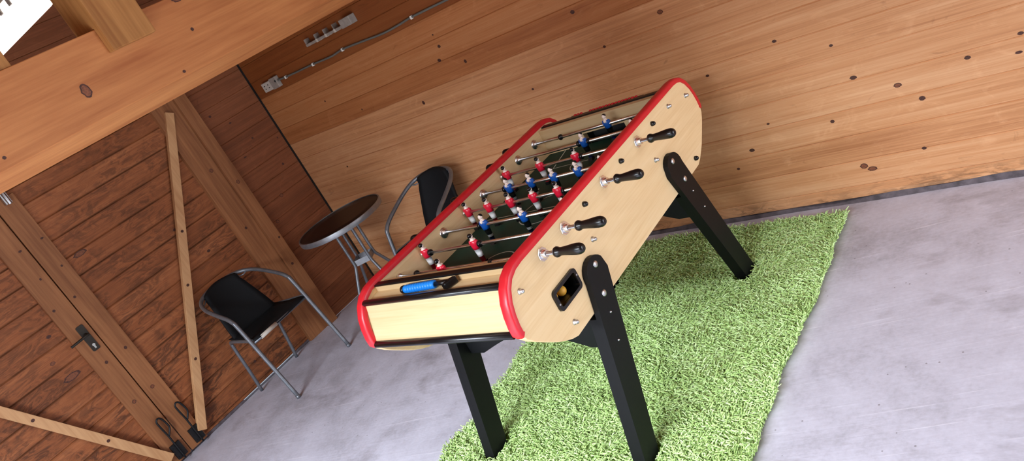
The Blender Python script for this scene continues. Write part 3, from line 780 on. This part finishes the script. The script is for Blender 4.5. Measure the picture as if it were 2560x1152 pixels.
lean = np.clip(1.0+.14*field(X, Y, 2.1)+rng.normal(0, .25, N), .25, 1.38)
edge_d = np.minimum(np.minimum(X-np.array([rug_left(v) for v in Y]), np.array([rug_right(v) for v in Y])-X), RY1-Y)
lean = lean*np.clip(.35+edge_d/.06*.65, .35, 1.0)
Ln = np.clip(.032+.004*field(X, Y, 3.3)+rng.normal(0, .005, N), .016, .046)
wd = rng.uniform(.0017, .0027, N)
K = 6
V = np.zeros((N, K*3, 3)); hd = np.stack([np.cos(ang), np.sin(ang)], 1)
px = X.copy(); py = Y.copy(); pz = np.full(N, .007)
side = np.stack([-hd[:, 1], hd[:, 0]], 1)
curl = rng.normal(0, 2.0, N)
for k in range(K):
    u = k/(K-1); th = lean*(.30+1.45*u)
    if k:
        st = Ln/(K-1); a2 = ang+curl*(u-.35)*1.2*np.sin(PI*u+.6)
        px = px+np.cos(a2)*np.sin(th)*st; py = py+np.sin(a2)*np.sin(th)*st; pz = pz+np.cos(th)*st
    w = wd*(1.0 if k < K-1 else .9)
    dx, dy, dz = np.cos(ang)*np.cos(th), np.sin(ang)*np.cos(th), -np.sin(th)
    for j in range(3):
        a = 2*PI*j/3+.5
        V[:, k*3+j, 0] = px+w*(math.cos(a)*side[:, 0]+math.sin(a)*dx)
        V[:, k*3+j, 1] = py+w*(math.cos(a)*side[:, 1]+math.sin(a)*dy)
        V[:, k*3+j, 2] = np.maximum(pz+w*math.sin(a)*dz, .002)
ok = np.ones(N, dtype=bool)
for sd in (1, -1):
    for en in (-1, 1):
        xa, xb = (TX1-.034, TX1+.028) if sd > 0 else (TX0-.028, TX0+.034)
        ya, yb = (-1.662, -1.535) if en < 0 else (2*YC+1.535, 2*YC+1.662)
        ok &= ~(((V[:, :, 0] > xa) & (V[:, :, 0] < xb) & (V[:, :, 1] > ya) & (V[:, :, 1] < yb)).any(1))
V = V[ok]; N = len(V)
F = []
for k in range(K-1):
    for j in range(3): F.append([k*3+j, k*3+(j+1) % 3, (k+1)*3+(j+1) % 3, (k+1)*3+j])
F = np.array(F); nq = len(F)
quads = (F[None]+(np.arange(N)*K*3)[:, None, None]).reshape(-1, 4)
tris = (np.array([[(K-1)*3, (K-1)*3+1, (K-1)*3+2]])[None]+(np.arange(N)*K*3)[:, None, None]).reshape(-1, 3)
me = bpy.data.meshes.new('pile'); Vf = V.reshape(-1, 3)-np.array([2.88, -1.09, 0])
me.vertices.add(len(Vf)); me.vertices.foreach_set('co', Vf.ravel().astype(np.float32))
nl = len(quads)*4+len(tris)*3
me.loops.add(nl); me.loops.foreach_set('vertex_index', np.concatenate([quads.ravel(), tris.ravel()]).astype(np.int32))
me.polygons.add(len(quads)+len(tris))
ls = np.concatenate([np.arange(len(quads))*4, len(quads)*4+np.arange(len(tris))*3])
me.polygons.foreach_set('loop_start', ls.astype(np.int32))
me.polygons.foreach_set('use_smooth', np.ones(len(ls), dtype=bool))
me.update(calc_edges=True); me.validate()
me.materials.append(PILE)
po = bpy.data.objects.new('pile', me); COL.objects.link(po); po.parent = rg; po['kind'] = 'stuff'

# ------------------------------------------------------------------ chairs and round table
def chair(loc, rotz, label):
    """local frame: rear at x=0, front feet at x=.525, facing +x"""
    t = thing('bistro_chair', label, 'chair', (0, 0, 0), 'bistro chairs by the walls')
    h = [(.527, .238, .004), (.47, .236, .27), (.412, .234, .535), (.392, .233, .578), (.352, .231, .607), (.27, .228, .640), (.17, .217, .678), (.10, .190, .705), (.055, .145, .722), (.034, .08, .732), (.030, 0, .735)]
    path = smooth(h+[(a, -b, c) for a, b, c in reversed(h[:-1])], 5)
    MB().tube(path, .0125, 12).build('arm_frame', TUBE, t)
    for s_ in (-1, 1):
        rl = smooth([(.012, s_*.166, .004), (.050, s_*.172, .19), (.082, s_*.178, .37), (.098, s_*.182, .402), (.14, s_*.190, .418), (.28, s_*.205, .424), (.43, s_*.222, .428)], 5)
        MB().tube(rl, .0110, 10).build('rear_leg', TUBE, t)
        MB().lathe([(0, .0145), (.02, .0145)], (.527-.002, s_*.238, 0), (-.12, 0, 1), 10).build('foot_cap', TUBE, t)
    MB().tube([(.437, -.228, .412), (.437, .228, .412)], .0085, 10).build('front_rail', TUBE, t)
    MB().tube([(.125, -.186, .412), (.125, .186, .412)], .0085, 10).build('rear_rail', TUBE, t)
    # sling: back sheet and seat sheet as one folded strip with thickness, curved across
    def sheet(name, prof, mat, w0, w1, th=.004, sag=.012):
        m = MB(); nx = 9; rows = []
        for i, (px_, pz_) in enumerate(prof):
            u = i/(len(prof)-1); w = w0+(w1-w0)*u; row = []
            for k in range(nx):
                v = -1+2*k/(nx-1); row.append(Vector((px_, v*w, pz_-sag*(1-v*v))))
            rows.append(row)
        n = nx
        top = [p for r_ in rows for p in r_]
        nr = Vector((prof[1][1]-prof[0][1], 0, prof[0][0]-prof[1][0])).normalized()*th
        bot = [p+nr for p in top]; o = len(top); f = []
        for i in range(len(rows)-1):
            for k in range(n-1):
                a = i*n+k; f.append((a, a+1, a+n+1, a+n)); f.append((o+a+n, o+a+n+1, o+a+1, o+a))
        per = [k for k in range(n)]+[i*n+n-1 for i in range(1, len(rows))]+[(len(rows)-1)*n+k for k in range(n-2, -1, -1)]+[i*n for i in range(len(rows)-2, 0, -1)]
        for a, b in zip(per, per[1:]+per[:1]): f.append((a, b, o+b, o+a))
        m.add(top+bot, f, 0, True); return m.build(name, mat, t)
    # back: hung over the top tube, wider at the top
    bk = MB(); nx = 11; rows = []
    prf = [(.026, .752), (.010, .742), (.012, .72), (.040, .66), (.072, .58), (.100, .50), (.118, .435), (.130, .405)]
    prf_f = [(.034, .752), (.050, .742), (.048, .715), (.062, .66), (.090, .58), (.116, .50), (.134, .44), (.140, .41)]
    def rowpts(p, w, bow):
        return [Vector((p[0]+bow*(v*v), v*w, p[1]-(.020*v*v if p[1] > .70 else 0))) for v in np.linspace(-1, 1, nx)]
    W = [.125, .128, .130, .140, .155, .170, .178, .180]
    B_ = [rowpts(p, w, .034) for p, w in zip(prf, W)]; F_ = [rowpts(p, w, .034) for p, w in zip(prf_f, W)]
    v = [p for r_ in B_ for p in r_]+[p for r_ in F_ for p in r_]; o = len(B_)*nx; f = []; nr_ = len(B_)
    for i in range(nr_-1):
        for k in range(nx-1):
            a = i*nx+k; f += [(a, a+1, a+nx+1, a+nx), (o+a, o+a+nx, o+a+nx+1, o+a+1)]
        f += [(i*nx, i*nx+nx, o+i*nx+nx, o+i*nx), (i*nx+nx-1, o+i*nx+nx-1, o+i*nx+2*nx-1, i*nx+2*nx-1)]
    for k in range(nx-1): f += [(k, o+k, o+k+1, k+1), ((nr_-1)*nx+k, (nr_-1)*nx+k+1, o+(nr_-1)*nx+k+1, o+(nr_-1)*nx+k)]
    bk.add(v, f, 0, True); bk.build('back_sling', SLING, t)
    sheet('seat_sling', [(.115, .437), (.20, .432), (.30, .430), (.38, .434), (.428, .436), (.448, .426)], SLING, .188, .218)
    # pale worn sleeve round the front rail
    m = MB(); q = [(.437+.0135*math.cos(a), .412+.0135*math.sin(a)) for a in np.linspace(0, 2*PI, 13)[:-1]]
    m.prism(q, 1, -.165, -.035, smooth_sides=True); m.build('rail_sleeve', PLASTIC, t)
    for s_ in (-1, 1):
        MB().tube(smooth([(.045, s_*.108, .722), (.060, s_*.142, .695), (.075, s_*.168, .690), (.095, s_*.180, .700)], 4), .0045, 8).build('sling_hook', TUBE, t)
    t.location = loc; t.rotation_euler = (0, 0, rotz)
    return t
c1 = chair((.052, -1.079, 0), math.radians(1.5), 'grey tubular chair with black sling standing in front of the double door')
c2 = dup(c1); c2.location = (1.305, -.062, 0); c2.rotation_euler = (0, 0, math.radians(-90))
c2['label'] = 'grey tubular chair with black sling against the right wall behind the football table'
tb = thing('bistro_table', 'small round bistro table with dark brown top in the corner of the room', 'table', (.555, -.358, 0))
R_ = .297; c = (.555, -.358)
MB().lathe([(0, .285), (.0, R_-.004), (.028, R_-.004), (.0281, .2)], (*c, .651), (0, 0, 1), 56).build('table_top', TTOP, tb)
prof_r = [(R_-.0035, .648), (R_+.002, .648), (R_+.0045, .655), (R_+.0045, .676), (R_+.002, .6825), (R_-.006, .6825), (R_-.006, .6795), (R_-.0035, .679)]
m = MB(); n = 64; k = len(prof_r); v = []
for i in range(n):
    a = 2*PI*i/n
    for (r, z) in prof_r: v.append((c[0]+r*math.cos(a), c[1]+r*math.sin(a), z))
m.add(v, [(i*k+j, i*k+(j+1) % k, ((i+1) % n)*k+(j+1) % k, ((i+1) % n)*k+j) for i in range(n) for j in range(k)], 0, True)
o = m.build('table_rim', ALU, tb); es = o.modifiers.new('es', 'EDGE_SPLIT'); es.split_angle = math.radians(40)
for d in (-100, -10, 80, 170):
    a = math.radians(d); ca, sa = math.cos(a), math.sin(a)
    L = [(.085, .648), (.085, .60), (.085, .50), (.085, .40), (.088, .355), (.110, .31), (.160, .21), (.215, .09), (.250, .006)]
    MB().tube(smooth([(c[0]+r*ca, c[1]+r*sa, z) for r, z in L], 4), .0105, 10).build('leg', TUBE, tb)
for zz, hh in ((.622, .020), (.372, .020)):
    m = MB()
    for d in (-55, 35, 125, 215):
        a = math.radians(d); nx_, ny_ = math.cos(a), math.sin(a); tx_, ty_ = -ny_, nx_
        r = .085*math.cos(PI/4)-.004; w = .048
        P = lambda s_, q_, z_: (c[0]+nx_*(r+q_)+tx_*s_, c[1]+ny_*(r+q_)+ty_*s_, z_)
        m.hexa([P(-w, -.002, zz-hh), P(w, -.002, zz-hh), P(w, .002, zz-hh), P(-w, .002, zz-hh), P(-w, -.002, zz+hh), P(w, -.002, zz+hh), P(w, .002, zz+hh), P(-w, .002, zz+hh)])
    m.build('bracket', ALU, tb)

# ------------------------------------------------------------------ light
def area(name, loc, target, sx, sy, power, col):
    l = bpy.data.lights.new(name, 'AREA'); l.shape = 'RECTANGLE'; l.size = sx; l.size_y = sy; l.energy = power; l.color = col
    o = bpy.data.objects.new(name, l); COL.objects.link(o); o.location = loc
    o.rotation_euler = (Vector(target)-Vector(loc)).to_track_quat('-Z', 'Y').to_euler(); return o
area('daylight_sky', (3.0, -7.0, 4.25), (3.0, -2.0, .75), 4.4, 2.9, DOOR_W, (.86, .94, 1.04))
area('daylight_side_fill', (RX+.5, (SY0+SY1)/2, 1.15), (0, (SY0+SY1)/2, 1.0), SY1-SY0, SZ-.05, SIDE_W, (.88, .95, 1.06))  # unseen side opening and panel, added to light the right wall and beam
W = bpy.data.worlds.new('World'); SC.world = W; W.use_nodes = True
nt = W.node_tree; nt.nodes.clear()
bg = nt.nodes.new('ShaderNodeBackground'); ow = nt.nodes.new('ShaderNodeOutputWorld')
tc = nt.nodes.new('ShaderNodeTexCoord'); sp_ = nt.nodes.new('ShaderNodeSeparateXYZ'); rp = nt.nodes.new('ShaderNodeValToRGB')
rp.color_ramp.elements[0].position = .0; rp.color_ramp.elements[0].color = (.86, .90, .96, 1)
rp.color_ramp.elements[1].position = .8; rp.color_ramp.elements[1].color = (.62, .76, .98, 1)
nt.links.new(tc.outputs['Generated'], sp_.inputs[0]); nt.links.new(sp_.outputs[2], rp.inputs[0])
nt.links.new(rp.outputs[0], bg.inputs[0]); bg.inputs[1].default_value = 1.2; nt.links.new(bg.outputs[0], ow.inputs[0])

# ------------------------------------------------------------------ camera
yaw, pitch, roll, fpx = -0.790818396, 0.336167480, 0.510591169, 1926.87
f = Vector((math.sin(yaw)*math.cos(pitch), math.cos(yaw)*math.cos(pitch), -math.sin(pitch)))
r = Vector((math.cos(yaw), -math.sin(yaw), 0)); d = f.cross(r)
r2 = r*math.cos(roll)+d*math.sin(roll); d2 = d*math.cos(roll)-r*math.sin(roll)
cam = bpy.data.cameras.new('camera'); cam.sensor_width = 36; cam.sensor_fit = 'HORIZONTAL'; cam.lens = fpx/2560*36
cam.clip_start = .05
co = bpy.data.objects.new('camera', cam); COL.objects.link(co)
co.matrix_world = Matrix(((r2.x, -d2.x, -f.x, 4.752), (r2.y, -d2.y, -f.y, -3.1735), (r2.z, -d2.z, -f.z, 1.76), (0, 0, 0, 1)))
SC.camera = co
SC.view_settings.view_transform = 'Standard'; SC.view_settings.look = 'None'
SC.view_settings.gamma = 1.0; SC.view_settings.use_curve_mapping = False
SC.view_settings.exposure = 0.0
